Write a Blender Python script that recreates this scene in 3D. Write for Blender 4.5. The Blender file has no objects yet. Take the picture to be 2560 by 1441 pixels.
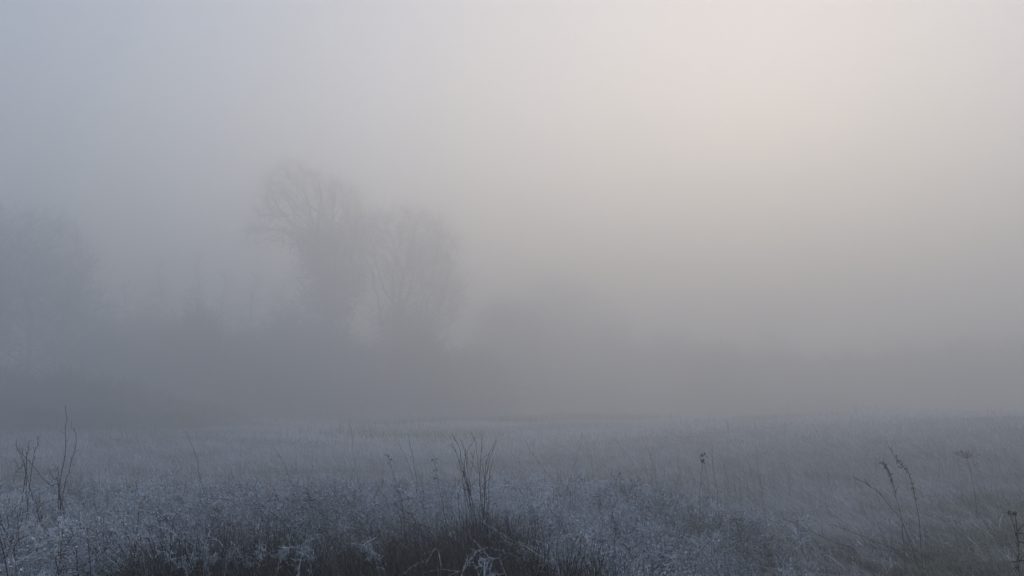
import bpy, math
import numpy as np
from mathutils import Vector

S = bpy.context.scene
C = S.collection
R = math.radians
rng = np.random.default_rng(11)

# ------------------------------------------------------------------ camera
PITCH = 8.2
cam = bpy.data.objects.new('camera', bpy.data.cameras.new('camera'))
C.objects.link(cam)
cam.data.sensor_width = 36
cam.data.lens = 28.25
cam.data.clip_start = 0.05
cam.data.clip_end = 3000
cam.location = (0, 0, 1.6)
cam.rotation_euler = (R(90 + PITCH), 0, 0)
S.camera = cam

# ------------------------------------------------------------------ sky, sun, exposure
SUN_EL, SUN_AZ = 18, 18
w = bpy.data.worlds.new('World')
S.world = w
w.use_nodes = True
nt = w.node_tree
sk = nt.nodes.new('ShaderNodeTexSky')
sk.sky_type = 'NISHITA'
sk.sun_disc = False
sk.sun_elevation = R(SUN_EL)
sk.sun_rotation = R(SUN_AZ)
sk.air_density = 1.0
sk.dust_density = 0.1
sk.ozone_density = 0.0
nt.links.new(sk.outputs[0], nt.nodes['Background'].inputs[0])
nt.nodes['Background'].inputs[1].default_value = 0.075
sun = bpy.data.lights.new('sun', 'SUN')
sun.energy = 1.5
sun.angle = R(60)
sun.color = (1.0, .555, .19)
so = bpy.data.objects.new('sun', sun)
C.objects.link(so)
sd = Vector((math.sin(R(SUN_AZ)) * math.cos(R(SUN_EL)), math.cos(R(SUN_AZ)) * math.cos(R(SUN_EL)), math.sin(R(SUN_EL))))
so.rotation_euler = sd.to_track_quat('Z', 'Y').to_euler()
S.view_settings.view_transform = 'Standard'
S.view_settings.look = 'None'
S.view_settings.gamma = 1
S.view_settings.exposure = 1.58
S.cycles.volume_bounces = 4
S.cycles.max_bounces = 8
S.cycles.diffuse_bounces = 3
S.cycles.use_denoising = True
S.cycles.use_adaptive_sampling = False

# ------------------------------------------------------------------ helpers
def make_mesh(name, v, f, mat, tint=None, parent=None, smooth=False):
    """One mesh object out of numpy arrays; f is (n,4) or (n,3)."""
    v = np.asarray(v, np.float32).reshape(-1, 3)
    f = np.asarray(f, np.int32)
    n, k = f.shape
    me = bpy.data.meshes.new(name)
    me.vertices.add(len(v))
    me.vertices.foreach_set('co', v.ravel())
    me.loops.add(n * k)
    me.loops.foreach_set('vertex_index', f.ravel())
    me.polygons.add(n)
    me.polygons.foreach_set('loop_start', np.arange(0, n * k, k, dtype=np.int32))
    me.polygons.foreach_set('loop_total', np.full(n, k, np.int32))
    if smooth:
        me.polygons.foreach_set('use_smooth', np.ones(n, bool))
    if tint is not None:
        a = me.attributes.new('tint', 'FLOAT', 'POINT')
        a.data.foreach_set('value', np.asarray(tint, np.float32).ravel())
    me.materials.append(mat)
    me.update()
    me.validate()
    o = bpy.data.objects.new(name, me)
    C.objects.link(o)
    if parent is not None:
        o.parent = parent
    return o

def tag(o, label=None, cat=None, group=None, kind=None):
    if label: o['label'] = label
    if cat: o['category'] = cat
    if group: o['group'] = group
    if kind: o['kind'] = kind
    return o

def empty(name, loc):
    o = bpy.data.objects.new(name, None)
    C.objects.link(o)
    o.location = loc
    o.empty_display_size = .2
    return o

def unit(a):
    return a / np.maximum(np.linalg.norm(a, axis=-1, keepdims=True), 1e-9)

class Geo:
    """Collects quads (and their tint) to be linked as one mesh."""
    def __init__(s):
        s.v, s.f, s.t, s.n = [], [], [], 0
    def add(s, v, f, t):
        s.v.append(v.reshape(-1, 3)); s.f.append(f.reshape(-1, 4) + s.n)
        s.t.append(t.ravel()); s.n += v.reshape(-1, 3).shape[0]
    def tubes(s, P, Rr, sides=3, tint=None):
        P = np.asarray(P, float); Rr = np.asarray(Rr, float)
        N, K, _ = P.shape
        T = unit(np.gradient(P, axis=1))
        ref = unit(rng.normal(size=(N, 1, 3)))
        U = unit(np.cross(T, ref)); W = np.cross(T, U)
        a = np.arange(sides) * 2 * np.pi / sides
        v = P[:, :, None] + Rr[:, :, None, None] * (U[:, :, None] * np.cos(a)[:, None] + W[:, :, None] * np.sin(a)[:, None])
        idx = np.arange(N * K * sides).reshape(N, K, sides)
        nx = np.roll(idx, -1, axis=2)
        f = np.stack([idx[:, :-1], nx[:, :-1], nx[:, 1:], idx[:, 1:]], -1)
        tint = rng.random(N) if tint is None else tint
        s.add(v, f, np.repeat(tint, K * sides))
    def ribbons(s, P, Wd, side, tint=None):
        N, K, _ = P.shape
        d = side[:, None] * Wd[:, :, None]
        v = np.stack([P - d, P + d], 2)
        idx = np.arange(N * K * 2).reshape(N, K, 2)
        f = np.stack([idx[:, :-1, 0], idx[:, :-1, 1], idx[:, 1:, 1], idx[:, 1:, 0]], -1)
        tint = rng.random(N) if tint is None else tint
        s.add(v, f, np.repeat(tint, K * 2))
    def flakes(s, P, size, tint=None):
        """small randomly turned crinkled leaf bits, each a bent pair of quads"""
        N = len(P)
        a = unit(rng.normal(size=(N, 3))); b = unit(np.cross(a, rng.normal(size=(N, 3)))); n = np.cross(a, b)
        sz = size[:, None]
        l0 = P; l1 = P + a * sz * .5 + n * sz * .18; l2 = P + a * sz
        wv = b * sz * .34
        v = np.stack([l0 - wv * .3, l0 + wv * .3, l1 + wv, l1 - wv, l2 + wv * .25 - n * sz * .1, l2 - wv * .25 - n * sz * .1], 1)
        i = np.arange(N)[:, None] * 6
        f = np.stack([i + np.array([0, 1, 2, 3]), i + np.array([3, 2, 4, 5])], 1)
        tint = rng.random(N) if tint is None else tint
        s.add(v, f, np.repeat(tint, 6))
    def build(s, name, mat, parent=None, off=None):
        v = np.concatenate(s.v)
        if off is not None: v = v - np.asarray(off)
        return make_mesh(name, v, np.concatenate(s.f), mat, np.concatenate(s.t), parent)

def sstep(a, b, x):
    t = np.clip((x - a) / (b - a), 0, 1)
    return t * t * (3 - 2 * t)

def wave(x, y, s, seed=0):
    """cheap smooth 2-D noise in about -1..1"""
    r = np.random.default_rng(seed); out = 0
    for k in range(6):
        a = r.uniform(0, 2 * np.pi); fr = s * r.uniform(.6, 1.9); ph = r.uniform(0, 6.3)
        out = out + np.sin((x * np.cos(a) + y * np.sin(a)) * fr + ph)
    return out / 3.2

def terrain(x, y):
    x = np.asarray(x, float); y = np.asarray(y, float)
    h = .05 * wave(x, y, .55, 1) + .12 * wave(x, y, .12, 2) * sstep(8, 30, y) + .22 * wave(x, y, .16, 5) * sstep(28, 55, y)
    u = x - 1.6
    h = h + .058 * (.5 * (u + np.sqrt(u * u + 1.5)) - .3 - .5 * np.maximum(x - 17, 0)) * sstep(3.5, 9, y) * (1 - .7 * sstep(30, 90, y))
    h = h + .35 * sstep(-6, -14, x) * sstep(6, 20, y) * (1 - sstep(30, 60, y))
    return h

SP, CP = math.sin(R(PITCH)), math.cos(R(PITCH))
FPX = 2009.0
def at(px, py, Y):
    """point of the photograph's pixel (px, py) at depth Y metres in front of the viewer"""
    dx = (px - 1280) / FPX; dz = (720.5 - py) / FPX
    fy = CP - dz * SP; fz = SP + dz * CP
    return np.array([dx * Y / fy, Y, 1.6 + fz * Y / fy])
def gx(px, Y):
    return (px - 1280) / FPX * Y / 1.01

def smooth_path(pts, n):
    """Catmull-Rom through pts, n samples"""
    p = np.asarray(pts, float)
    if len(p) == 2:
        return p[0] + (p[1] - p[0]) * np.linspace(0, 1, n)[:, None]
    q = np.vstack([2 * p[0] - p[1], p, 2 * p[-1] - p[-2]])
    u = np.linspace(0, len(p) - 1 - 1e-6, n); i = u.astype(int); t = (u - i)[:, None]
    a, b, c, d = q[i], q[i + 1], q[i + 2], q[i + 3]
    return .5 * (2 * b + (c - a) * t + (2 * a - 5 * b + 4 * c - d) * t ** 2 + (3 * b - a - 3 * c + d) * t ** 3)

# ------------------------------------------------------------------ materials
def mat_tint(name, cols, rough=.9, noise=0, nscale=60):
    """colour from the blade's own random tint through a ramp, broken by fine noise"""
    m = bpy.data.materials.new(name); m.use_nodes = True
    n = m.node_tree; b = n.nodes['Principled BSDF']
    b.inputs['Roughness'].default_value = rough
    b.inputs['Specular IOR Level'].default_value = .15
    at_ = n.nodes.new('ShaderNodeAttribute'); at_.attribute_name = 'tint'
    rp = n.nodes.new('ShaderNodeValToRGB')
    el = rp.color_ramp.elements
    for k, (pos, c) in enumerate(cols):
        e = el[k] if k < 2 else el.new(pos)
        e.position = pos; e.color = (*c, 1)
    n.links.new(at_.outputs['Fac'], rp.inputs[0])
    out = rp.outputs[0]
    if noise:
        g = n.nodes.new('ShaderNodeNewGeometry'); t = n.nodes.new('ShaderNodeTexNoise')
        t.inputs['Scale'].default_value = nscale; t.inputs['Detail'].default_value = 3
        n.links.new(g.outputs['Position'], t.inputs['Vector'])
        mr = n.nodes.new('ShaderNodeMapRange')
        mr.inputs[1].default_value = .3; mr.inputs[2].default_value = .7
        mr.inputs[3].default_value = 1 - noise; mr.inputs[4].default_value = 1 + noise
        n.links.new(t.outputs[0], mr.inputs[0])
        mx = n.nodes.new('ShaderNodeMix'); mx.data_type = 'RGBA'; mx.blend_type = 'MULTIPLY'
        mx.inputs[0].default_value = 1
        n.links.new(out, mx.inputs[6]); n.links.new(mr.outputs[0], mx.inputs[7])
        out = mx.outputs[2]
    n.links.new(out, b.inputs['Base Color'])
    return m

M_FROST = mat_tint('frosted_weed', [(0, (.11, .10, .105)), (.3, (.36, .385, .42)), (.7, (.62, .66, .72)), (1, (.85, .88, .93))], noise=.35)
M_RIME = mat_tint('thick_rime', [(0, (.22, .23, .26)), (.5, (.5, .54, .6)), (1, (.86, .89, .93))], noise=.25)
M_GRASS = mat_tint('frosted_grass', [(0, (.24, .225, .225)), (.4, (.44, .45, .475)), (.8, (.62, .64, .68)), (1, (.80, .82, .86))], noise=.2, nscale=20)
M_TURF = mat_tint('frosted_turf', [(0, (.09, .10, .07)), (.45, (.21, .24, .18)), (.85, (.36, .39, .33)), (1, (.55, .59, .56))], noise=.25, nscale=20)
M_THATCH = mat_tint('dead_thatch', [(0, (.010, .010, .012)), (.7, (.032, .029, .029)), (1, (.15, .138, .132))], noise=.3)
M_STEM = mat_tint('weed_stem', [(0, (.025, .023, .027)), (.7, (.07, .066, .072)), (1, (.22, .225, .25))], noise=.4)
M_DARK = mat_tint('dark_stem', [(0, (.03, .03, .036)), (1, (.075, .072, .08))], noise=.4)
M_GREY = mat_tint('grey_stem', [(0, (.14, .145, .165)), (1, (.38, .40, .44))], noise=.4)
M_BARK = mat_tint('bark', [(0, (.035, .033, .033)), (1, (.07, .065, .065))], noise=.3, nscale=6)
M_TWIG = mat_tint('twigs', [(0, (.06, .058, .062)), (1, (.11, .11, .12))])
M_REDDISH = mat_tint('reddish_stem', [(0, (.10, .075, .075)), (1, (.20, .155, .155))], noise=.3)

def ground_mat():
    m = bpy.data.materials.new('soil_and_litter'); m.use_nodes = True
    n = m.node_tree; b = n.nodes['Principled BSDF']; b.inputs['Roughness'].default_value = 1
    b.inputs['Specular IOR Level'].default_value = .1
    g = n.nodes.new('ShaderNodeNewGeometry')
    t = n.nodes.new('ShaderNodeTexNoise'); t.inputs['Scale'].default_value = 3; t.inputs['Detail'].default_value = 10
    n.links.new(g.outputs['Position'], t.inputs['Vector'])
    r = n.nodes.new('ShaderNodeValToRGB')
    r.color_ramp.elements[0].position = .35; r.color_ramp.elements[0].color = (.045, .042, .042, 1)
    r.color_ramp.elements[1].position = .7; r.color_ramp.elements[1].color = (.26, .265, .27, 1)
    n.links.new(t.outputs[0], r.inputs[0]); n.links.new(r.outputs[0], b.inputs['Base Color'])
    bp = n.nodes.new('ShaderNodeBump'); bp.inputs['Distance'].default_value = .08
    n.links.new(t.outputs[0], bp.inputs['Height']); n.links.new(bp.outputs[0], b.inputs['Normal'])
    return m

# ------------------------------------------------------------------ ground
gxs = np.concatenate([np.linspace(-185, -32, 30), np.linspace(-30, 30, 161), np.linspace(32, 185, 30)])
gys = np.concatenate([np.linspace(-145, -4, 30), np.linspace(-3, 32, 141), np.linspace(34, 240, 80)])
X, Yg = np.meshgrid(gxs, gys)
Zg = terrain(X, Yg)
nx_, ny_ = len(gxs), len(gys)
ii = np.arange(nx_ * ny_).reshape(ny_, nx_)
gf = np.stack([ii[:-1, :-1], ii[:-1, 1:], ii[1:, 1:], ii[1:, :-1]], -1).reshape(-1, 4)
tag(make_mesh('ground', np.stack([X, Yg, Zg], -1), gf, ground_mat(), smooth=True),
    'dark soil and litter under the frosted meadow', 'ground', kind='structure')

# ------------------------------------------------------------------ haze
hm = bpy.data.materials.new('haze'); hm.use_nodes = True
hn = hm.node_tree; hn.nodes.clear()
ho = hn.nodes.new('ShaderNodeOutputMaterial'); hv = hn.nodes.new('ShaderNodeVolumePrincipled')
hv.inputs['Density'].default_value = .029
hv.inputs['Anisotropy'].default_value = .6
hv.inputs['Color'].default_value = (.815, .908, .986, 1)
hn.links.new(hv.outputs[0], ho.inputs['Volume'])
hm.cycles.homogeneous_volume = True
hm.cycles.volume_sampling = 'DISTANCE'
a, b = (-190, -150, -2), (190, 250, 35)
bv = [(x, y, z) for x in (a[0], b[0]) for y in (a[1], b[1]) for z in (a[2], b[2])]
tag(make_mesh('haze', bv, [(0, 1, 3, 2), (4, 6, 7, 5), (0, 4, 5, 1), (2, 3, 7, 6), (0, 2, 6, 4), (1, 5, 7, 3)], hm),
    'pale dawn fog filling the whole meadow', 'fog', kind='stuff')

# ------------------------------------------------------------------ trees
def grow(trunk_pts, blobs, n_att, step=.45, reach=2.6, kill=.75, seed=0):
    """space colonisation: nodes, parents; crown fills the ellipsoids in blobs (cx,cy,cz,rx,ry,rz)"""
    r = np.random.default_rng(seed)
    tp = smooth_path(trunk_pts, max(4, int(np.linalg.norm(np.diff(np.asarray(trunk_pts, float), axis=0), axis=1).sum() / step)))
    nodes = [p for p in tp]; par = [-1] + list(range(len(tp) - 1))
    vol = np.array([b[3] * b[4] * b[5] for b in blobs]); cnt = np.maximum(8, (n_att * vol / vol.sum()).astype(int))
    A = []
    for bl, c in zip(blobs, cnt):
        d = unit(r.normal(size=(c, 3))) * r.random((c, 1)) ** (1 / 2.6)
        A.append(np.array(bl[:3]) + d * np.array(bl[3:6]))
    A = np.concatenate(A)
    N0 = np.array(nodes)
    D = np.linalg.norm(A[:, None] - N0[None], axis=2)
    near = D.argmin(1); nd = D.min(1)
    for it in range(160):
        m = nd < reach if it > 6 else nd < 99
        if not m.any():
            if len(A) == 0: break
            m = nd < nd.min() + 1.0
        src, inv = np.unique(near[m], return_inverse=True)
        P = np.array(nodes)
        dirs = unit(A[m] - P[near[m]])
        acc = np.zeros((len(src), 3)); np.add.at(acc, inv, dirs)
        new = P[src] + (unit(unit(acc) + r.normal(size=acc.shape) * .22 + np.array([0, 0, .06]))) * step
        base = len(nodes)
        nodes.extend(new); par.extend(src.tolist())
        D = np.linalg.norm(A[:, None] - new[None], axis=2)
        k = D.argmin(1); d2 = D.min(1); up = d2 < nd
        near[up] = base + k[up]; nd[up] = d2[up]
        keep = nd > kill
        A, near, nd = A[keep], near[keep], nd[keep]
        if len(A) == 0 or len(nodes) > 5000: break
    return np.array(nodes), np.array(par)

def node_radius(nodes, par, tip, expo):
    r = np.zeros(len(nodes)); kids = np.zeros(len(nodes), int)
    for i in range(len(nodes) - 1, -1, -1):
        if r[i] == 0: r[i] = tip ** expo
        if par[i] >= 0: r[par[i]] += r[i]; kids[par[i]] += 1
    return r ** (1 / expo), kids

def curl_paths(start, d0, L, K, curl, rg, droop=0.):
    """K-point wandering paths: start (N,3), unit d0, length L (N,), curl radians per step"""
    N = len(start); d = unit(d0); P = [start]; p = start.copy()
    ax = unit(rg.normal(size=(N, 3))); ang = rg.normal(size=(N, 1)) * curl
    for k in range(K - 1):
        d = unit(d + np.cross(ax, d) * ang + rg.normal(size=(N, 3)) * .12 + np.array([0, 0, -droop]))
        p = p + d * (L / (K - 1))[:, None]; P.append(p)
    return np.stack(P, 1)

def make_tree(name, label, trunk_pts, blobs, n_att, seed, twigs=5, tl=(.5, 1.3), tr=.011, tip=.02, expo=2.3, ivy=None, **kw):
    rg = np.random.default_rng(seed + 100)
    nodes, par = grow(trunk_pts, blobs, n_att, seed=seed, **kw)
    rad, kids = node_radius(nodes, par, tip, expo)
    root = empty(name, trunk_pts[0])
    off = np.array(trunk_pts[0], float)
    tag(root, label, 'tree')
    g = Geo(); h = Geo()
    i = np.where(par >= 0)[0]
    P = np.stack([nodes[par[i]], nodes[i]], 1)
    rr = np.stack([np.where(rad[par[i]] > 2.2 * rad[i], rad[i] * 1.2, rad[par[i]]), rad[i]], 1)
    thick = rad[i] > .05
    if thick.any(): g.tubes(P[thick], rr[thick], 7)
    h.tubes(P[~thick], rr[~thick], 3)
    # root flare
    fl = np.stack([off + np.array([0, 0, -.3]), off + np.array([0, 0, .5])])[None]
    g.tubes(fl, np.array([[rad[0] * 1.7, rad[0] * 1.02]]), 9)
    # twigs at the thin nodes
    thin = np.where((rad < .05) & (par >= 0))[0]
    src = np.repeat(thin, twigs)
    d = unit(nodes[src] - nodes[par[src]]) + rg.normal(size=(len(src), 3)) * .55 + np.array([0, 0, .12])
    L = rg.uniform(tl[0], tl[1], len(src)) * np.where(rg.random(len(src)) < .12, 1.7, 1)
    TP = curl_paths(nodes[src], d, L, 4, .18, rg)
    h.tubes(TP, tr * np.linspace(1, .5, 4)[None] * rg.uniform(.7, 1.3, (len(src), 1)), 3)
    s2 = np.repeat(np.arange(len(src)), 3)
    u = rg.integers(1, 4, len(s2))
    st = TP[s2, u]; d2 = unit(TP[s2, u] - TP[s2, u - 1]) + rg.normal(size=(len(s2), 3)) * .7
    T2 = curl_paths(st, d2, rg.uniform(.25, .7, len(s2)) * tl[1] / 1.3, 3, .2, rg)
    h.tubes(T2, tr * .75 * np.array([[1, .8, .5]]) * np.ones((len(s2), 1)), 3)
    if ivy:
        # leaves of ivy up the trunk and the lower limbs
        z0, z1, cnt, spread = ivy
        c = np.where((nodes[:, 2] > z0) & (nodes[:, 2] < z1) & (rad > .06))[0]
        pick = rg.choice(c, cnt)
        q = nodes[pick] + rg.normal(size=(cnt, 3)) * (spread * rg.uniform(.3, 1, (cnt, 1)) + rad[pick][:, None] * .6)
        iv = Geo(); iv.flakes(q, rg.uniform(.10, .26, cnt))
        iv.build('ivy', M_TWIG, root, off)
    g.build('trunk', M_BARK, root, off)
    h.build('crown', M_TWIG, root, off)
    return root

def copy_tree(o, loc, rz, sc, label):
    c = o.copy(); C.objects.link(c)
    c.location = loc; c.rotation_euler = (0, 0, rz); c.scale = sc
    c['label'] = label
    for ch in o.children:
        d = ch.copy(); C.objects.link(d); d.parent = c
    return c

def gz(x, y): return float(terrain(x, y))
def far(o, FS):
    """move a distant plant out to its true distance and size"""
    o.scale = [c * FS for c in o.scale]
    xx, yy = o.location.x * FS, o.location.y * FS
    o.location = (xx, yy, gz(xx, yy) - .05)
    return o

# the pair of big bare trees in the middle of the fog
far_list = []
Y1 = 60
x0 = gx(835, Y1); zg = 0
far_list.append(make_tree('bare_tree', 'tallest bare tree in the fog, one limb reaching out to the left',
    [(x0, Y1, zg), (x0 - .1, Y1, zg + 3), (x0 - .5, Y1 + .2, zg + 6.5), (x0 - 1.0, Y1, zg + 9.0)],
    [(gx(728, Y1), Y1, 16.8, 2.9, 2.6, 2.9), (gx(810, Y1), Y1 + .5, 14.9, 3.0, 3, 3.4), (gx(845, Y1), Y1, 11.0, 1.9, 2.2, 4.2),
     (gx(655, Y1), Y1 - .5, 14.4, 1.8, 1.5, 1.7), (gx(790, Y1), Y1, 8.6, 1.9, 2, 4.2), (gx(610, Y1), Y1, 13.6, .9, 1, 1.0)],
    1700, 5, twigs=4, tip=.032, expo=2.2, ivy=(1, 14, 9000, .8), kill=.62))
x1 = gx(1000, Y1 + 2); zg = 0
far_list.append(make_tree('bare_tree', 'round-crowned bare tree standing right beside the tallest one',
    [(x1, Y1 + 2, zg), (x1 + .2, Y1 + 2, zg + 3), (x1 + .1, Y1 + 2.2, zg + 5.0)],
    [(gx(935, Y1), Y1 + 1, 14.0, 2.3, 2, 1.9), (gx(1010, Y1), Y1 + 2, 12.6, 4.0, 3.6, 4.0), (gx(1045, Y1), Y1 + 2, 10.0, 3.4, 3, 4.6), (gx(1005, Y1), Y1 + 2, 6.3, 2.8, 2.2, 4.2)],
    1700, 8, twigs=5, tip=.030, ivy=(1, 8, 4000, .7), kill=.62))

# dark tree at the left edge, nearer
Y2 = 46
x2 = gx(60, Y2); zg = gz(x2, Y2)
left = make_tree('bare_tree', 'broad dense tree at the left edge behind the dark thicket',
    [(x2, Y2, zg), (x2 + .1, Y2, zg + 2.2), (x2, Y2, zg + 4.2)],
    [(x2 - .4, Y2, 7.6, 4.0, 3.5, 4.6), (x2 + 1.6, Y2, 5.2, 3.2, 3, 3.6), (x2 - 2.5, Y2, 6, 3.5, 3, 4.2)],
    1200, 21, twigs=8, kill=.7)
x3 = gx(-180, 43)
far_list.append(left)
far_list.append(copy_tree(left, (x3, 43, 0), 2.1, (1.0, 1, 1.08), 'second broad tree cut off by the left edge of the view'))

# slender trees with upright tops between the left tree and the tall pair
Y3 = 55
x4 = gx(475, Y3); zg = gz(x4, Y3)
slim = make_tree('slender_tree', 'slender upright tree with the highest tip of the row left of the tall pair',
    [(x4, Y3, zg), (x4, Y3, zg + 4), (x4 + .1, Y3, zg + 8.6)],
    [(x4, Y3, 9.4, .5, .5, 2.3), (x4, Y3, 6.5, .95, .9, 3.2), (x4, Y3, 3.4, 1.3, 1.2, 2.6)],
    420, 31, twigs=6, tl=(.4, .9), kill=.55, step=.35)
for k, (px, sc, Yd, lb) in enumerate([
        (380, .97, 56, 'slender upright tree next to the highest tip, on its left'),
        (300, .80, 54, 'short slender tree at the left end of the row'),
        (548, .90, 57, 'slender tree just right of the highest tip of the row'),
        (618, .86, 55, 'slender tree under the outstretched limb of the tallest tree'),
        (690, .84, 57, 'slender tree close against the left of the tallest trunk')]):
    xx = gx(px, Yd)
    far_list.append(copy_tree(slim, (xx, Yd, gz(xx, Yd) - .05), k * 1.3 + .5, (1.15 + .1 * (k % 3), 1.2, sc), lb))

# ------------------------------------------------------------------ shrubs and hedges in the fog
def make_shrub(name, label, cx, cy, rx, ry, h, n, seed, cat='shrub', tr=.014, tl=(.6, 1.5)):
    rg = np.random.default_rng(seed)
    zg = gz(cx, cy); root = empty(name, (cx, cy, zg)); tag(root, label, cat)
    g = Geo(); s = Geo()
    m = 22
    bp = np.stack([rg.normal(size=m) * rx * .25, rg.normal(size=m) * ry * .25, np.full(m, -.1)], 1)
    tp = np.stack([rg.normal(size=m) * rx * .5, rg.normal(size=m) * ry * .45, h * rg.uniform(.55, .95, m)], 1)
    tt = np.linspace(0, 1, 6)[None, :, None]
    P = bp[:, None] + (tp - bp)[:, None] * np.concatenate([tt ** 1.3, tt ** 1.3, tt], 2) + rg.normal(size=(m, 6, 3)) * .05
    s.tubes(P, np.linspace(.045, .015, 6)[None] * rg.uniform(.6, 1.2, (m, 1)) * min(1, h / 4), 5)
    th = rg.uniform(0, 2 * np.pi, n); ro = np.sqrt(rg.random(n)); zz = rg.random(n)
    edge = np.sqrt(np.clip(1 - (zz * .98) ** 2.4, 0, 1)) * (1 + .22 * np.sin(th * 3 + seed) + .12 * np.sin(th * 7 + zz * 6))
    st = np.stack([np.cos(th) * ro * rx * edge, np.sin(th) * ro * ry * edge,
                   zz * h * (.92 + .10 * np.sin(th * 2 + seed) + .07 * np.sin(3.1 * np.cos(th) * ro * rx + seed))], 1)
    d = unit(st * np.array([.5 / rx, .5 / ry, .3 / h]) + np.array([0, 0, .55]) + rg.normal(size=(n, 3)) * .6)
    TP = curl_paths(st, d, rg.uniform(*tl, n), 4, .25, rg)
    g.tubes(TP, tr * np.linspace(1, .5, 4)[None] * rg.uniform(.6, 1.4, (n, 1)), 3)
    s2 = np.repeat(np.arange(n), 2); u = rg.integers(1, 4, len(s2))
    T2 = curl_paths(TP[s2, u], unit(TP[s2, u] - TP[s2, u - 1]) + rg.normal(size=(len(s2), 3)) * .7, rg.uniform(.3, .6, len(s2)) * tl[1] / 1.5, 3, .3, rg)
    g.tubes(T2, tr * .7 * np.array([[1, .8, .5]]) * np.ones((len(s2), 1)), 3)
    s.build('stem', M_BARK, root)
    g.build('crown', M_TWIG, root)
    return root

Ys = 53
sh = make_shrub('shrub', 'tall shrub filling the gap left of the tallest trunk', gx(600, Ys), Ys, 2.6, 2.0, 5.2, 2600, 41)
SHR = [  # px, depth, width scale, height scale, label
    (250, 50, 1.2, 1.05, 'shrub at the left end of the hedge, beside the broad left tree'),
    (370, 52, 1.1, 1.15, 'shrub below the second slender tree from the left'),
    (490, 51, 1.1, 1.20, 'tall dark shrub below the highest slender tip'),
    (720, 56, 1.2, 1.25, 'shrub at the foot of the tallest bare tree, on its left'),
    (830, 55, 1.2, 1.1, 'low shrub in front of the tallest trunk'),
    (930, 57, 1.2, .9, 'low shrub in the pale gap between the two big trunks'),
    (1050, 56, 1.2, 1.05, 'low shrub in front of the round-crowned tree'),
    (1170, 60, 1.3, .9, 'low shrub just right of the round-crowned tree'),
]
for k, (px, Yd, ws, hs, lb) in enumerate(SHR):
    xx = gx(px, Yd)
    far_list.append(copy_tree(sh, (xx, Yd, 0), k * .9 + .3, (ws, ws, hs), lb))

Yf = 80
big = make_shrub('broad_tree', 'broad round treetop fading right of the two big trees', gx(1400, Yf), Yf, 6.4, 4.0, 12.2, 5200, 51, cat='tree', tr=.018, tl=(.9, 2.2))
FAR = [
    (1270, 76, .80, .84, 'lower tree between the round-crowned tree and the broad treetop'),
    (1545, 80, .70, .70, 'lower tree stepping down on the right of the broad round treetop'),
    (1690, 76, .62, .58, 'flat-topped tree standing alone where the distant row steps down'),
    (1930, 94, .50, .86, 'tall faint tree, the last tip before the row turns into low hedge'),
]
for k, (px, Yd, ws, hs, lb) in enumerate(FAR):
    xx = gx(px, Yd)
    far_list.append(copy_tree(big, (xx, Yd, 0), k * 1.1 + .4, (ws, ws, hs), lb))
HED = [
    (1810, 64, 1.5, .98, 'distant hedge shrub just right of the flat-topped tree'),
    (1960, 66, 1.6, .88, 'distant hedge shrub below the last faint tall tree'),
    (2110, 64, 1.5, .82, 'distant hedge shrub right of the last faint tall tree'),
    (2260, 62, 1.5, .84, 'distant hedge shrub second from the right edge'),
    (2420, 60, 1.6, .88, 'distant hedge shrub by the right edge above the bank'),
    (2580, 58, 1.6, .92, 'distant hedge shrub cut by the right edge'),
]
for k, (px, Yd, ws, hs, lb) in enumerate(HED):
    xx = gx(px, Yd)
    far_list.append(copy_tree(sh, (xx, Yd, 0), k * .8 + 1.3, (ws, ws, hs), lb))

Yb = 52
br = make_shrub('bramble_thicket', 'highest dark bramble thicket, cut by the left edge', gx(10, Yb), Yb, 3.6, 2.9, 3.1, 2300, 61, cat='bramble', tr=.010, tl=(.5, 1.9))
for k, (px, Yd, ws, hs, lb) in enumerate([
        (150, 50, 1.1, .90, 'dark bramble thicket behind the bare saplings'),
        (285, 52, 1.1, .80, 'dark bramble thicket right of the saplings, in the middle of the row'),
        (400, 55, 1.0, .62, 'lower dark bramble thicket second from the right end of the row'),
        (500, 59, 1.0, .42, 'lowest bramble thicket where the dark row runs out'),
        (-30, 43, .8, .45, 'low bramble patch in front of the highest thicket, at the left edge'),
        (105, 41, .6, .30, 'low bramble patch just behind the middle shoot of the taller sapling'),
        (260, 44, .7, .32, 'low bramble patch standing forward of the dark row, right of the saplings'),
        (430, 48, .6, .28, 'small low bramble patch at the forward right of the dark row')]):
    xx = gx(px, Yd)
    copy_tree(br, (xx, Yd, gz(xx, Yd)), k * 1.7 + .6, (ws, ws, hs), lb)

far_list += [slim, sh, big]
for o in far_list: far(o, 1.65 if o.location.x > 0 else 1.7 if 'slender' in o['label'] and 'shrub' not in o['label'] else 1.45 if 'tall' in o['label'] or 'round' in o['label'] else 1.6)

# ------------------------------------------------------------------ meadow grass (stuff)
def scatter(n, y0, y1, k0=-.74, k1=.74, p=1.0):
    """points in the fan of view between depths y0, y1"""
    y = (y0 ** (1 + p) + rng.random(n) * (y1 ** (1 + p) - y0 ** (1 + p))) ** (1 / (1 + p))
    x = (k0 + rng.random(n) * (k1 - k0)) * y
    return x, y

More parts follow.
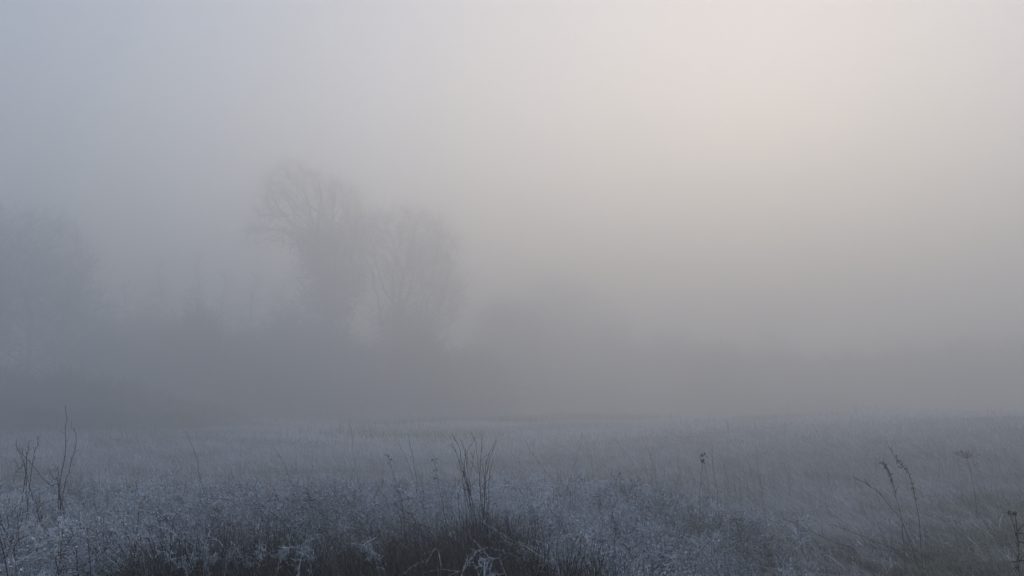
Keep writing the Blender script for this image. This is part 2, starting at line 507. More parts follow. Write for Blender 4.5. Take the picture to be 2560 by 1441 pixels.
def blades(g, x, y, h, wd, lean, az, K=4, tint=None, curve=1.9, drop=.35):
    n = len(x); z = terrain(x, y)
    s = np.linspace(0, 1, K)[None]
    off = (lean * h)[:, None] * s ** curve
    zz = h[:, None] * (s - (drop * np.minimum(lean, 1.6))[:, None] * s ** 2.4)
    P = np.stack([x[:, None] + off * np.cos(az)[:, None], y[:, None] + off * np.sin(az)[:, None], z[:, None] - .02 + zz], 2)
    P[:, 1:] += rng.normal(size=(n, K - 1, 3)) * (h * .02)[:, None, None]
    a = rng.uniform(0, np.pi, n)
    side = np.stack([np.cos(a), np.sin(a), np.zeros(n)], 1)
    W = wd[:, None] * np.linspace(1, .25, K)[None]
    g.ribbons(P, W, side, tint)

def lean_az(n, spread=.9):   # the wind has laid most of it over to the left
    return np.pi + rng.normal(size=n) * spread

def bank(x, y):   # 1 on the right where the grass is short and laid flat
    return sstep(.16, .40, x / np.maximum(y, 1) + .04 * wave(x, y, .9, 7))

def tufted(g, cx, cy, per, rad, h0, h1, w0, w1, az0, t_lo, t_hi, K=5, drop=.42, l0=.5, l1=1.9):
    nt_ = len(cx); i = np.repeat(np.arange(nt_), per); n = len(i)
    x = cx[i] + rng.normal(size=n) * rad; y = cy[i] + rng.normal(size=n) * rad * .8
    big = rng.uniform(.6, 1.25, nt_)[i]
    az = az0 + (rng.normal(size=nt_) * .45)[i] + rng.normal(size=n) * .55
    tn = (t_lo + (t_hi - t_lo) * rng.random(nt_))[i] + rng.normal(size=n) * .16
    blades(g, x, y, rng.uniform(h0, h1, n) * big, rng.uniform(w0, w1, n), rng.uniform(l0, l1, n), az, K=K, tint=np.clip(tn, 0, 1), drop=drop)
g = Geo()
x, y = scatter(3400, 8, 30)
keep = rng.random(len(x)) < sstep(-.8, .3, wave(x, y, .9, 41) + .3); x, y = x[keep], y[keep]
tufted(g, x, y, 40, .16, .12, .36, .003, .006, np.pi, .45, 1.0, K=4, l0=.2, l1=1.5)
x, y = scatter(30000, 8, 26); n = len(x)
blades(g, x, y, rng.uniform(.12, .3, n), .0035 + .0002 * y * rng.random(n), rng.uniform(.3, 1.6, n), lean_az(n, 1.8), tint=rng.random(n))
x, y = scatter(120000, 24, 75, -.80, .80)
n = len(x); pat = .5 + .6 * wave(x, y, .35, 4)
h = (.10 + .18 * np.maximum(pat, 0)) * rng.uniform(.5, 1.4, n)
blades(g, x, y, h, .012 + .0004 * y * rng.random(n), rng.uniform(.1, .9, n), lean_az(n, 2), K=3,
       tint=np.clip(.72 + .3 * pat - .75 * sstep(-.25, -.5, x / y) + rng.normal(size=n) * .2, 0, 1))
tag(g.build('meadow_grass', M_GRASS), 'frosted meadow grass fading into the fog', 'grass', kind='stuff')

# grass laid over on the bank at the right, from grey to green near the corner
HOLES = [(2035, 1345, .34), (2110, 1375, .26), (1985, 1325, .2), (2270, 1368, .34), (2190, 1410, .25), (2330, 1395, .25), (2060, 1425, .25), (2470, 1352, .2), (2420, 1420, .25), (2515, 1410, .2), (1900, 1420, .25), (2240, 1330, .22)]
def hollow(x, y):
    m = np.zeros(len(x))
    for px, py, r_ in HOLES:
        Yh = 1.35 * 2009 / (py - 1010); m = np.maximum(m, np.exp(-(((x - .12 - gx(px, Yh)) / (r_ * 1.1)) ** 2 + ((y - Yh) / (r_ * 2.0)) ** 2)))
    return 1 - sstep(.25, .6, m)
g = Geo()
x, y = scatter(2600, 4.2, 18, .14, .85, p=.5)
keep = rng.random(len(x)) < bank(x, y) * sstep(-.55, .1, wave(x * .7, y * 1.5, 2.2, 9) + .25) * (1 - .8 * sstep(.44, .54, x / y + .05 * wave(x, y, 1.6, 12)) * (1 - sstep(8.5, 12, y))); x, y = x[keep], y[keep]
k = rng.random(len(x)) < hollow(x, y) + .06; x, y = x[k], y[k]
tufted(g, x, y, 48, .10, .14, .46, .0018, .0036, np.pi + .25, .1, .9)
k = rng.random(len(x)) < .6; tufted(g, x[k], y[k], 9, .12, .2, .5, .003, .0055, np.pi + .25, .8, 1.0)
tag(g.build('laid_grass', M_GRASS), 'pale frosted grass laid over on the rising bank at the right', 'grass', kind='stuff')
g = Geo()
x, y = scatter(3200, 4.0, 12.5, .34, .85, p=.6)
keep = rng.random(len(x)) < sstep(.40, .52, x / y + .05 * wave(x, y, 1.6, 12)) * (1 - sstep(9.5, 12.5, y)) * sstep(-.5, .1, wave(x * .7, y * 1.6, 3.6, 13) + .2); x, y = x[keep], y[keep]
k = rng.random(len(x)) < hollow(x, y) + .06; x, y = x[k], y[k]
tufted(g, x, y, 60, .07, .08, .30, .002, .0042, np.pi + .3, .1, .8)
tag(g.build('turf', M_TURF), 'greenish short turf in the lower right corner', 'grass', kind='stuff')

# ------------------------------------------------------------------ thicket of frosted weeds (stuff)
FRONT = np.array([  # picture column of the thicket's ragged front edge, and its depth
    (-600, 3.5), (250, 3.6), (360, 3.9), (430, 4.7), (560, 4.9), (640, 4.6), (760, 4.9), (880, 4.6), (1000, 4.75), (1110, 4.8), (1150, 5.6), (1180, 6.9), (1240, 6.6),
    (1300, 5.3), (1400, 4.7), (1500, 4.2), (1620, 3.9), (1800, 3.8), (1950, 4.3), (2600, 4.3)])
def front(x, y):
    return np.interp(1280 + x / y * 1.01 * FPX, FRONT[:, 0], FRONT[:, 1]) + .22 * wave(x, y, 2.2, 21)
def thick_mask(x, y):
    f = front(x, y)
    return sstep(f - .12, f + .25, y) * (1 - sstep(8.6, 11.5, y + .6 * wave(x, y, 1.1, 22))) * (1 - bank(x, y))

def thick_height(x, y):
    return (.79 + .17 * wave(x, y, 1.5, 23) + .09 * wave(x, y, 4, 24)) * (1 - .35 * sstep(8, 11.5, y)) * (1 - .50 * sstep(.08, .32, x / y))

x, y = scatter(12000, 3.6, 11.5, -.82, .42, p=.7)
keep = rng.random(len(x)) < thick_mask(x, y); x, y = x[keep], y[keep]; n = len(x)
H = thick_height(x, y) * rng.uniform(.6, 1.12, n)
az = lean_az(n, .8); ln = np.abs(rng.normal(.38, .22, n))
K = 8; s = np.linspace(0, 1, K)[None]
off = (ln * H)[:, None] * s ** 1.6
P = np.stack([x[:, None] + off * np.cos(az)[:, None], y[:, None] + off * np.sin(az)[:, None],
              terrain(x, y)[:, None] - .03 + H[:, None] * (s - .22 * np.minimum(ln, 1.2)[:, None] * s ** 2.3)], 2)
P[:, 1:] += np.cumsum(rng.normal(size=(n, K - 1, 3)) * .008, axis=1)
t0 = np.clip(.56 + .36 * wave(x, y, 1.3, 25) + rng.normal(size=n) * .2, 0, 1)
g = Geo()
gs = Geo()
gs.tubes(P, rng.uniform(.0022, .0042, n)[:, None] * np.linspace(1, .6, K)[None], 3, rng.random(n))
tag(gs.build('weed_stems', M_STEM), 'dark bare lower stems of the frosted weeds', 'weeds', kind='stuff')
m = 24
i = np.repeat(np.arange(n), m); u = (1 - .38 * rng.random(len(i)) ** 1.3) * (K - 1.001); k = u.astype(int); fr = (u - k)[:, None]
st = P[i, k] * (1 - fr) + P[i, k + 1] * fr
d = rng.normal(size=(len(i), 3)) * np.array([1, 1, .7]) + np.array([-.25, 0, .55])
T = curl_paths(st, d, rng.uniform(.05, .17, len(i)), 5, .42, rng)
tt = np.clip(t0[i] + rng.normal(size=len(i)) * .22, 0, 1)
g.tubes(T, rng.uniform(.0015, .0028, len(i))[:, None] * np.linspace(1, .75, 5)[None], 3, tt)
j = np.repeat(np.arange(len(i)), 3); kk = rng.integers(1, 5, len(j))
g.flakes(T[j, kk] + rng.normal(size=(len(j), 3)) * .004, rng.uniform(.007, .02, len(j)), np.clip(tt[j] + .1 + rng.normal(size=len(j)) * .2, 0, 1))
tag(g.build('frosted_weeds', M_FROST), 'tangled thicket of frosted weeds across the foreground', 'weeds', kind='stuff')

# rough unfrosted grass in patches towards the hedges
g = Geo()
x, y = scatter(60000, 34, 95, -.8, .8)
keep = rng.random(len(x)) < sstep(-.2, .7, wave(x, y, .22, 51) + .9 * sstep(45, 75, y) - .35) * (1 - .85 * sstep(.10, .28, x / y)); x, y = x[keep], y[keep]; n = len(x)
blades(g, x, y, rng.uniform(.25, .95, n) * (.6 + .4 * wave(x, y, .5, 52)) + .1, .012 + .0003 * y * rng.random(n), rng.uniform(.1, .8, n), lean_az(n, 1.8), K=3, tint=.6 + .4 * rng.random(n))
tag(g.build('rough_grass', M_STEM), 'patches of taller rough grass dissolving into the fog below the hedges', 'grass', kind='stuff')

# long frosted grass leaning through the weeds, and thin dry stalks
g = Geo()
x, y = scatter(26000, 3.6, 12, -.82, .42, p=.6)
keep = rng.random(len(x)) < thick_mask(x, y) * (.35 + .65 * sstep(-.3, .4, wave(x, y, 1.2, 31))); x, y = x[keep], y[keep]; n = len(x)
blades(g, x, y, thick_height(x, y) * rng.uniform(.75, 1.45, n), rng.uniform(.0012, .0026, n), rng.uniform(.3, 1.7, n), lean_az(n, .7), K=8,
       tint=np.clip(.55 + rng.normal(size=n) * .25, 0, 1), drop=.36)
tag(g.build('long_grass', M_FROST), 'long frosted grass leaning left among the weeds', 'grass', kind='stuff')
g = Geo()
x, y = scatter(2800, 5, 17, -.8, .8, p=.7); n = len(x)
blades(g, x, y, rng.uniform(.55, 1.05, n) * (1 - .45 * bank(x, y)), rng.uniform(.0012, .0022, n), np.abs(rng.normal(.25, .25, n)), lean_az(n, 1.0), K=7, drop=.25)
tag(g.build('thin_stalks', M_STEM), 'thin dry stalks scattered through the meadow', 'dry stalks', kind='stuff')

# dead unfrosted thatch inside and in front of the thicket
g = Geo()
x, y = scatter(150000, 3.4, 11, -.80, .84, p=.5)
keep = rng.random(len(x)) < (1 - .45 * bank(x, y)); x, y = x[keep], y[keep]; n = len(x)
f = front(x, y)
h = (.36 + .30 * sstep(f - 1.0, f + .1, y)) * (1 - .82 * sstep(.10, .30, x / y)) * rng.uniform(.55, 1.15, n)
blades(g, x, y, h, rng.uniform(.002, .0045, n), rng.uniform(.1, 1.2, n), lean_az(n, 1.5), K=5, drop=.28)
x, y = scatter(110000, 3.4, 7, -.5, .16, p=.6); f = np.minimum(front(x, y), 5.1)
keep = (y > f - 1.0) & (y < f + .05) & (f > 4.05) & (rng.random(len(x)) < sstep(-1.0, -.3, wave(x, y, 2.6, 34) + .35 * (np.abs(x + .1) < .9))); x, y, f = x[keep], y[keep], f[keep]; n = len(x)
h = (1.6 - y * (.84 + .10 * wave(x, y, 5, 33)) / f - terrain(x, y)) * (1 - .5 * rng.random(n) ** 1.6)
blades(g, x, y, np.maximum(h, .2) * 1.16, rng.uniform(.0018, .0040, n), np.abs(rng.normal(.55, .35, n)), lean_az(n, 1.3), K=8, drop=.24)
i = rng.choice(n, 6500)
gf_ = Geo(); blades(gf_, x[i], y[i] - .12, np.maximum(h[i], .2) * rng.uniform(.9, 1.25, 6500), np.full(6500, .0012), np.abs(rng.normal(.9, .5, 6500)), np.where(rng.random(6500) < .6, np.pi, 0) + rng.normal(size=6500) * .7, K=9, tint=rng.random(6500) * .6, drop=.30)
tag(gf_.build('fallen_grass', M_FROST), 'thin frosted blades fallen across the dark hollows in front', 'grass', kind='stuff')
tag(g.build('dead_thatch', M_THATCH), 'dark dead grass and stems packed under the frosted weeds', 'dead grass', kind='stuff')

# ------------------------------------------------------------------ single plants of the foreground
def plant(name, label, cat, base, group=None):
    o = empty(name, base); tag(o, label, cat, group); return o, np.asarray(base, float)

def stem_tube(g, pts, r0, r1, n=12, sides=5, jit=.003, tint=None):
    P = smooth_path(pts, n); P[1:-1] += rng.normal(size=(n - 2, 3)) * jit
    g.tubes(P[None], np.linspace(r0, r1, n)[None], sides, None if tint is None else np.array([tint]))
    return P

def px_path(pp, Y, dep=.12):
    """pixel polyline from tip to base -> world points from base to tip, wandering a little in depth; the base reaches the ground"""
    r = np.cumsum(rng.normal(size=len(pp)) * dep)
    pts = [at(a, b, Y + r[k]) for k, (a, b) in enumerate(pp)]
    last = pts[-1]; zg = gz(last[0], last[1])
    if last[2] > zg + .05:
        prev = pts[-2]; dv = (last - prev); dv = np.clip(dv / max(1e-6, -dv[2]), -.5, .5) if dv[2] < -1e-3 else np.array([0, 0, -1.])
        q = last + np.array([dv[0] * .5, dv[1] * .5, -1]) * (last[2] - zg + .02); q[2] = zg - .02
        pts.append(q)
    return np.array(pts[::-1])

# bare saplings at the left
def sapling(label, Y, paths, r=.0046):
    W = [px_path(p, Y, .04) for p in paths]
    o, b0 = plant('bare_sapling', label, 'sapling', W[0][0])
    for k, p in enumerate(W):
        g = Geo(); P = stem_tube(g, p, r if k == 0 else r * .8, r * .35, 16, 5, .004)
        m = 3; u = rng.integers(8, 15, m)
        d = rng.normal(size=(m, 3)) * .5 + unit(P[u] - P[u - 1]) * 1.2
        g.tubes(curl_paths(P[u], d, rng.uniform(.03, .11, m), 4, .15, rng), np.full((m, 4), r * .3), 3)
        bud = rng.integers(5, 16, 14)
        g.flakes(P[bud] + rng.normal(size=(14, 3)) * .002, rng.uniform(.005, .010, 14))
        g.build('stem', M_DARK, o, b0)
    return o
sapling('taller bare sapling at the left, its middle shoot the highest of all', 6.6, [
    [(163, 1012), (166, 1050), (162, 1090), (163, 1130), (150, 1200), (148, 1240), (152, 1290)],
    [(186, 1070), (191, 1090), (184, 1130), (172, 1180), (160, 1230)],
    [(120, 1172), (138, 1200), (148, 1225)],
    [(144, 1170), (146, 1195), (147, 1225)],
    [(54, 1120), (62, 1142), (95, 1180), (125, 1215), (150, 1236)]])
sapling('lower forked bare sapling left of the taller one', 6.2, [
    [(41, 1102), (47, 1130), (62, 1165), (70, 1205), (84, 1250), (95, 1280)],
    [(36, 1148), (50, 1172), (66, 1195)],
    [(76, 1100), (68, 1135), (63, 1175)],
    [(98, 1090), (85, 1140), (77, 1190)]], .0042)

# tall dry stems standing out of the weeds
STEMS = [
    (9.5, [(872, 1043), (880, 1090), (886, 1150), (900, 1235)], 'tall thin dry stem rising alone into the fog left of the dark tussock'),
    (7.2, [(1019, 1083), (1030, 1130), (1042, 1200), (1062, 1300)], 'upright dry stem, longest of the four between the alone one and the tussock'),
    (7.4, [(996, 1108), (1018, 1150), (1032, 1190), (1046, 1260)], 'bent dry stem crossing the upright one left of the tussock'),
    (6.4, [(1083, 1150), (1094, 1200), (1106, 1260), (1116, 1320)], 'dry stem with a frosted tip just left of the tussock'),
    (6.9, [(972, 1138), (976, 1160), (992, 1210), (1010, 1290)], 'dry stem carrying a frosted seed head left of the tussock'),
    (8.0, [(1311, 1100), (1334, 1140), (1362, 1180), (1392, 1220)], 'dry stem leaning left, first one right of the tussock'),
    (8.0, [(1457, 1081), (1447, 1122), (1430, 1185), (1412, 1250)], 'long dry stem leaning right in the open centre'),
    (9.0, [(1540, 1103), (1573, 1142), (1592, 1185), (1600, 1230)], 'arched dry stem, left one of a pair right of centre'),
    (9.0, [(1603, 1093), (1624, 1135), (1638, 1190), (1645, 1240)], 'arched dry stem, right one of a pair right of centre'),
    (7.6, [(1757, 1138), (1756, 1160), (1752, 1200), (1750, 1250)], 'short stem with dark seed clusters where the weeds end'),
    (7.6, [(1780, 1120), (1782, 1160), (1790, 1215), (1795, 1260)], 'thin spike standing beside the stem with dark seed clusters'),
    (8.5, [(1890, 1108), (1892, 1140), (1898, 1190), (1905, 1225)], 'lone spike rising at the foot of the bank'),
    (6.6, [(470, 1090), (490, 1140), (500, 1190), (520, 1280)], 'dry stem leaning left in the left half of the weeds'),
    (7.5, [(680, 1115), (705, 1150), (725, 1200), (740, 1260)], 'faint leaning stem between the saplings and the lone tall stem'),
    (5.6, [(990, 1255), (1003, 1300), (1016, 1350), (1030, 1400)], 'dark stem low in front, left of the hollow'),
    (8.5, [(1395, 1165), (1396, 1200), (1398, 1250)], 'short upright stem right of the tussock'),
]
for Y, pp, lb in STEMS:
    W = px_path(pp, Y, .05)
    o, b0 = plant('dry_stem', lb, 'dry stem', W[0], 'dry stems standing out of the weeds')
    g = Geo(); P = stem_tube(g, W, .0026, .0012, 14, 4, .003)
    m = 3; u = rng.integers(6, 14, m)
    g.tubes(curl_paths(P[u], rng.normal(size=(m, 3)) * .4 + unit(P[u] - P[u - 1]), rng.uniform(.03, .08, m), 4, .2, rng), np.full((m, 4), .001), 3)
    g.build('stalk', M_DARK if Y < 8.2 else M_GREY, o, b0)
    if lb.startswith('short stem with dark seed') or 'frosted' in lb:
        g = Geo(); c = 26; q = P[rng.integers(10, 14, c)] + rng.normal(size=(c, 3)) * .012
        g.flakes(q, rng.uniform(.012, .026, c)); g.build('seed_head', M_FROST if 'frosted' in lb else M_DARK, o, b0)

# the dark tussock in the centre
YT = 5.4
tb = at(1230, 1441, YT); tb[2] = gz(tb[0], tb[1])
o, b0 = plant('grass_tussock', 'dark brown tussock with upright stems at the centre of the foreground', 'tussock', tb)
g = Geo(); n = 5200
pxs = 1150 + 400 * rng.random(n) ** 1.7
top = np.interp(pxs, [1150, 1165, 1225, 1260, 1310, 1420, 1550], [.86, .98, .96, .82, .70, .58, .44])
by = YT + rng.normal(size=n) * .12 + .1; bx = (pxs - 1280) / FPX * YT / 1.01 + rng.normal(size=n) * .02
hh = top * rng.uniform(.45, 1.06, n)
blades(g, bx, by, hh, rng.uniform(.002, .0042, n), np.abs(rng.normal(.7, .4, n)), np.where(rng.random(n) < .7, rng.normal(size=n) * .9 - .3, rng.uniform(0, 6.28, n)), K=7, drop=.4)
g.build('leaf_blades', M_THATCH, o, b0)
g = Geo(); k = rng.choice(n, 1500)
blades(g, bx[k], by[k] - .1, hh[k] * 1.05, np.full(1500, .0013), np.abs(rng.normal(.7, .5, 1500)), rng.normal(size=1500) * 1.0 - .3, K=8, drop=.4)
g.build('frosted_blades', M_FROST, o, b0)
TS = [[(1135, 1092), (1150, 1130), (1165, 1200), (1180, 1300)], [(1127, 1110), (1148, 1150), (1168, 1220), (1190, 1310)],
      [(1162, 1128), (1164, 1180), (1172, 1240), (1186, 1320)], [(1172, 1118), (1168, 1170), (1174, 1230), (1190, 1310)],
      [(1186, 1126), (1176, 1190), (1180, 1250), (1192, 1330)], [(1206, 1084), (1202, 1140), (1200, 1220), (1200, 1320)],
      [(1190, 1108), (1198, 1170), (1204, 1240), (1206, 1320)], [(1228, 1122), (1214, 1170), (1212, 1240), (1208, 1320)],
      [(1242, 1102), (1224, 1150), (1214, 1200), (1208, 1290)], [(1205, 1160), (1212, 1200), (1218, 1260), (1214, 1330)],
      [(1232, 1150), (1222, 1200), (1220, 1270), (1216, 1340)], [(1150, 1160), (1162, 1220), (1176, 1290), (1190, 1350)],
      [(1145, 1250), (1150, 1300), (1156, 1380)], [(1160, 1215), (1166, 1290), (1170, 1380)]]
for k, p in enumerate(TS):
    W = px_path(p, YT, .04); g = Geo()
    P = stem_tube(g, W, .0026, .0012, 14, 4, .003)
    m = 3; u = rng.integers(5, 14, m)
    g.tubes(curl_paths(P[u], rng.normal(size=(m, 3)) * .3 + unit(P[u] - P[u - 1]), rng.uniform(.04, .10, m), 4, .2, rng), np.full((m, 4), .0016), 3)
    g.build('stalk', M_DARK, o, b0)

# dock stalks on the bank at the right
for lb, Y, pp, a0, a1 in [
        ('curved dark dock stalk, the right and taller of two on the bank', 6.6, [(2222, 1117), (2242, 1150), (2272, 1186), (2284, 1225), (2294, 1280), (2300, 1335)], 9, 17),
        ('curved dark dock stalk, the left and shorter of two on the bank', 6.5, [(2184, 1140), (2212, 1165), (2228, 1195), (2240, 1240), (2254, 1300), (2258, 1340)], 12, 18),
        ('thin arching stalk below the two dock stalks', 6.3, [(2130, 1190), (2172, 1214), (2202, 1238), (2232, 1275), (2262, 1320)], 30, 30)]:
    W = px_path(pp, Y, .04)
    o, b0 = plant('dock_stalk', lb, 'dock stalk', W[0])
    g = Geo(); P = stem_tube(g, W, .0027, .0013, 22, 5, .002)
    m = 6; u = rng.integers(10, 21, m)
    g.tubes(curl_paths(P[u], rng.normal(size=(m, 3)) * .35 + unit(P[u] - P[u - 1]), rng.uniform(.04, .09, m), 4, .2, rng), np.full((m, 4), .0018), 3)
    g.build('stalk', M_DARK, o, b0)
    if a0 < 20:
        g = Geo(); c = 90; q = P[rng.integers(a0, a1 + 2, c)] + rng.normal(size=(c, 3)) * np.array([.006, .006, .014])
        g.flakes(q, rng.uniform(.008, .017, c)); g.build('seed_head', M_DARK, o, b0)

# thistle at the right edge
W = px_path([(2523, 1282), (2530, 1305), (2543, 1350), (2548, 1400), (2550, 1441)], 4.4, .02)
o, b0 = plant('thistle', 'dark dead thistle with two heads at the right edge', 'thistle', W[0])
g = Geo(); P = stem_tube(g, W, .003, .0016, 18, 5, .002); stem_tube(g, [P[10], at(2541, 1310, 4.35), at(2537, 1284, 4.35)], .003, .002, 8, 4, .001)
g.build('stalk', M_DARK, o, b0)
for q in (P[-1], at(2537, 1284, 4.35)):
    g = Geo(); g.flakes(q + rng.normal(size=(30, 3)) * .005, rng.uniform(.006, .012, 30)); g.build('flower_head', M_DARK, o, b0)
g = Geo(); q = P[rng.integers(3, 12, 14)]; g.tubes(curl_paths(q, rng.normal(size=(14, 3)) + np.array([0, 0, .3]), rng.uniform(.04, .09, 14), 4, .3, rng), np.linspace(.004, .001, 4)[None] * np.ones((14, 1)), 3)
g.build('leaves', M_DARK, o, b0)

# umbels far right on the bank
for lb, px, py, Y in [('dark flat-topped seed umbel on the bank, far right', 2416, 1135, 9.2)]:
    top = at(px, py, Y); base = top.copy(); base[0] += .06; base[2] = gz(base[0], base[1]) - .02
    o, b0 = plant('seed_umbel', lb, 'seed head', base)
    g = Geo(); P = stem_tube(g, [base, (base + top) / 2 + np.array([.03, 0, 0]), top - np.array([0, 0, .05])], .0034, .0022, 8, 4, .002)
    g.build('stalk', M_DARK, o, b0)
    g = Geo(); m = 16
    e = top + np.stack([rng.normal(size=m) * .06, rng.normal(size=m) * .06, rng.uniform(-.01, .03, m)], 1)
    g.tubes(np.stack([np.repeat(P[-1][None], m, 0), (P[-1] + e) / 2 + np.array([0, 0, -.008]), e], 1), np.full((m, 3), .0016), 3)
    g.flakes(np.repeat(e, 6, 0) + rng.normal(size=(m * 6, 3)) * .008, rng.uniform(.008, .016, m * 6)); g.build('umbel', M_DARK, o, b0)

# reddish brown low bushes in the weeds
for lb, px, py, Y, sz in [('small reddish brown bush among the weeds left of the tussock', 945, 1245, 7.0, .16), ('faded brown tuft where the weeds thin out right of centre', 1650, 1190, 8.6, .20),
                          ('brown tuft at the foot of the bank', 1945, 1240, 7.4, .20), ('dark brown tuft low on the bank', 2080, 1350, 5.9, .22), ('brown tuft below the dock stalks', 2215, 1325, 6.2, .22)]:
    c = at(px, py, Y); zg = gz(c[0], c[1]); base = np.array([c[0], c[1], zg])
    o, b0 = plant('brown_tuft', lb, 'tuft', base, 'brown tufts among the weeds')
    g = Geo(); m = 130; ht = min(.30, max(.2, c[2] - zg + .05))
    bp = base + np.stack([rng.normal(size=m) * sz * .4, rng.normal(size=m) * sz * .4, np.zeros(m)], 1)
    d = rng.normal(size=(m, 3)) * .32 + np.array([-.1, 0, 1])
    g.tubes(curl_paths(bp, d, rng.uniform(.6, 1.05, m) * ht, 6, .12, rng, .02), np.linspace(.0024, .001, 6)[None] * np.ones((m, 1)), 3)
    g.build('stems', M_REDDISH if 'dark' not in lb else M_THATCH, o, b0)

# arching bare stems in front
ARCH = [
    (4.2, [(395, 1318), (440, 1336), (478, 1388), (520, 1441)], 'arching pale stem bending over the left dark hollow'),
    (4.4, [(455, 1333), (520, 1340), (560, 1370), (600, 1441)], 'pale stem arching to the right beside the left frosted bramble'),
    (4.8, [(690, 1322), (730, 1318), (780, 1328), (830, 1352)], 'long low stem arching flat above the second frosted bramble'),
    (4.6, [(640, 1250), (700, 1300), (760, 1370), (800, 1441)], 'slanting stem running down between the left hollows'),
    (4.3, [(850, 1378), (890, 1358), (930, 1372), (975, 1441)], 'frosted arching stem at the left rim of the central hollow'),
    (4.1, [(1000, 1441), (1040, 1412), (1065, 1404), (1100, 1402)], 'thin pale stem curving in at the bottom of the central hollow'),
    (4.7, [(1178, 1268), (1240, 1330), (1310, 1385), (1375, 1441)], 'longest slanting stem running right from the dark tussock'),
    (4.9, [(1200, 1300), (1270, 1345), (1340, 1400), (1390, 1441)], 'second slanting stem just below the longest one'),
    (4.2, [(1185, 1352), (1225, 1395), (1268, 1441)], 'straight pale stem crossing the central hollow'),
    (4.1, [(1190, 1380), (1172, 1408), (1155, 1441)], 'short stem leaning left in the central hollow'),
    (4.5, [(1190, 1376), (1230, 1371), (1285, 1392), (1345, 1441)], 'bowed stem arching over the middle of the central hollow'),
    (4.3, [(1296, 1358), (1330, 1376), (1368, 1405), (1400, 1441)], 'frosted slanting stem left of the right frosted bramble'),
    (4.5, [(1372, 1395), (1415, 1398), (1450, 1414), (1490, 1441)], 'low stem bowing right under the right frosted bramble'),
    (4.6, [(1470, 1300), (1520, 1350), (1580, 1400), (1620, 1441)], 'slanting stem through the weeds right of the hollow'),
    (7.2, [(2075, 1310), (2140, 1335), (2230, 1370), (2300, 1385)], 'dark stem lying along the foot of the bank below the dock stalks'),
    (6.2, [(2180, 1370), (2250, 1385), (2310, 1420), (2340, 1441)], 'dark stem curving down at the edge of the green turf'),
    (7.3, [(1940, 1290), (2010, 1320), (2070, 1350), (2140, 1380)], 'dark stem leaning over the gap at the foot of the bank'),
    (4.2, [(1060, 1432), (1100, 1425), (1150, 1430), (1200, 1441)], 'very low bowed stem at the bottom edge of the hollow'),
]
for Y, pp, lb in ARCH:
    W = px_path(pp, Y, .05)
    o, b0 = plant('arching_stem', lb, 'arching stem', W[0], 'arching stems in front of the thicket')
    g = Geo(); P = stem_tube(g, W, .0028, .0018, 22, 5, .0025)
    m = 7; u = rng.integers(8, 21, m)
    g.tubes(curl_paths(P[u], rng.normal(size=(m, 3)) * .6 + unit(P[u] - P[u - 1]), rng.uniform(.03, .09, m), 5, .3, rng), np.full((m, 5), .0014), 3)
    dark = 'dark' in lb.split('stem')[0]
    if not dark:
        c = 70; q = P[rng.integers(4, 22, c)] + rng.normal(size=(c, 3)) * .003
        g.flakes(q, rng.uniform(.004, .008, c), rng.uniform(.5, 1, c))
    g.build('stalk', M_DARK if dark else M_FROST, o, b0)

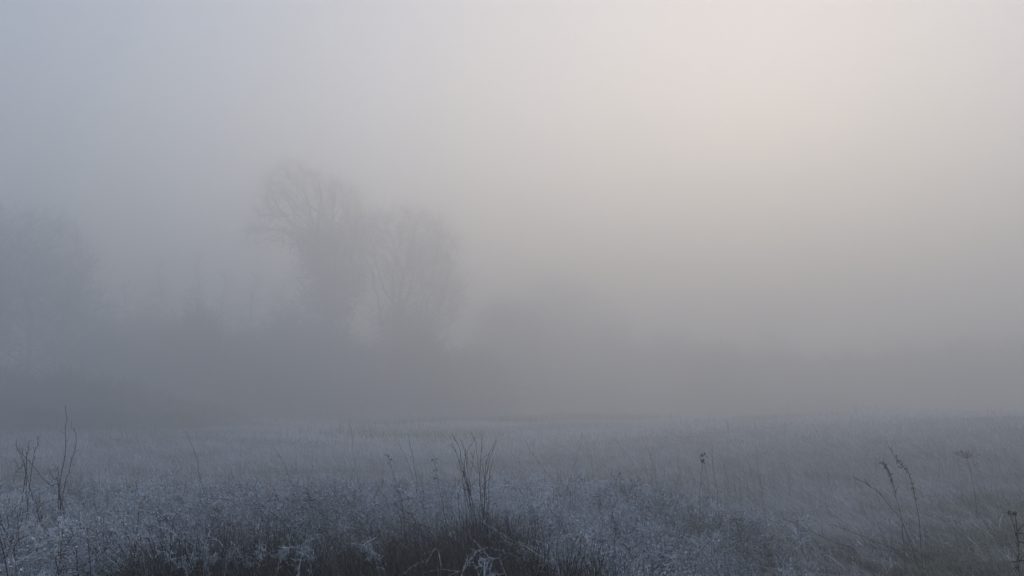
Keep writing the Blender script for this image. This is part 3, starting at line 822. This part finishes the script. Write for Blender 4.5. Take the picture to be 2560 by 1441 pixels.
# brambles thick with rime at the very front
BR = [  # depth, stem pixel paths, spread, label
    (3.9, [[(415, 1390), (440, 1408), (470, 1441)], [(455, 1405), (470, 1420), (490, 1441)], [(540, 1395), (520, 1415), (505, 1441)]], 70, 'curly bramble white with rime, leftmost of the front row'),
    (4.0, [[(505, 1335), (512, 1370), (520, 1400), (525, 1441)], [(590, 1375), (570, 1400), (560, 1441)], [(470, 1345), (495, 1372), (510, 1410)]], 90, 'tall curly bramble white with rime, second from the left'),
    (4.1, [[(655, 1360), (650, 1395), (645, 1441)], [(600, 1390), (620, 1410), (635, 1441)]], 40, 'narrow rime-covered sprig between two larger brambles'),
    (4.0, [[(790, 1340), (765, 1375), (745, 1441)], [(725, 1370), (705, 1400), (690, 1441)], [(760, 1350), (772, 1400), (780, 1441)]], 80, 'open rime-covered bramble with hooked tips left of the central hollow'),
    (3.9, [[(905, 1365), (930, 1385), (960, 1441)], [(880, 1360), (925, 1378), (940, 1400)]], 36, 'rime-covered spray hanging into the left of the central hollow'),
    (3.6, [[(1202, 1393), (1204, 1410), (1212, 1441)], [(1240, 1434), (1225, 1436), (1213, 1441)]], 8, 'single white rimed twig tip at the bottom centre'),
    (4.3, [[(1385, 1345), (1388, 1380), (1395, 1441)], [(1410, 1355), (1400, 1400), (1400, 1441)]], 44, 'upright rimed sprig right of the central hollow'),
    (4.2, [[(1500, 1375), (1515, 1400), (1530, 1441)], [(1545, 1390), (1540, 1410), (1535, 1441)], [(1570, 1405), (1555, 1420), (1545, 1441)]], 70, 'curly rimed bramble, rightmost of the front row'),
    (4.1, [[(215, 1395), (225, 1415), (240, 1441)], [(300, 1400), (290, 1420), (280, 1441)], [(260, 1380), (262, 1410), (265, 1441)]], 60, 'low rimed bramble at the bottom left below the saplings'),
    (4.1, [[(20, 1400), (40, 1420), (60, 1441)], [(90, 1390), (85, 1415), (80, 1441)]], 60, 'rimed bramble in the bottom left corner'),
    (4.4, [[(330, 1330), (345, 1360), (365, 1420)], [(370, 1345), (375, 1380), (380, 1430)]], 50, 'rimed bramble set back behind the leftmost curly one'),
]
for Y, paths, cnt, lb in BR:
    W = [px_path(p, Y, .05) for p in paths]
    o, b0 = plant('rimed_bramble', lb, 'bramble', W[0][0])
    for p in W:
        g = Geo(); P = stem_tube(g, p, .0032, .0022, 18, 5, .005)
        m = int(cnt * 1.5) // len(W)
        low = np.where(P[:, 2] > P[-1, 2] - .32)[0]
        u = rng.choice(low, m)
        d = rng.normal(size=(m, 3)) + np.array([0, 0, .5])
        T = curl_paths(P[u], d, rng.uniform(.02, .085, m), 9, .5, rng)
        g.tubes(T, rng.uniform(.0012, .0024, m)[:, None] * np.linspace(1, .7, 9)[None], 4)
        j = np.repeat(np.arange(m), 3); kk = rng.integers(2, 7, len(j))
        g.flakes(T[j, kk] + rng.normal(size=(len(j), 3)) * .004, rng.uniform(.005, .012, len(j)))
        pu = P[rng.choice(low, 40)] + rng.normal(size=(40, 3)) * .005
        g.flakes(pu, rng.uniform(.004, .009, 40))
        g.build('cane', M_RIME, o, b0)
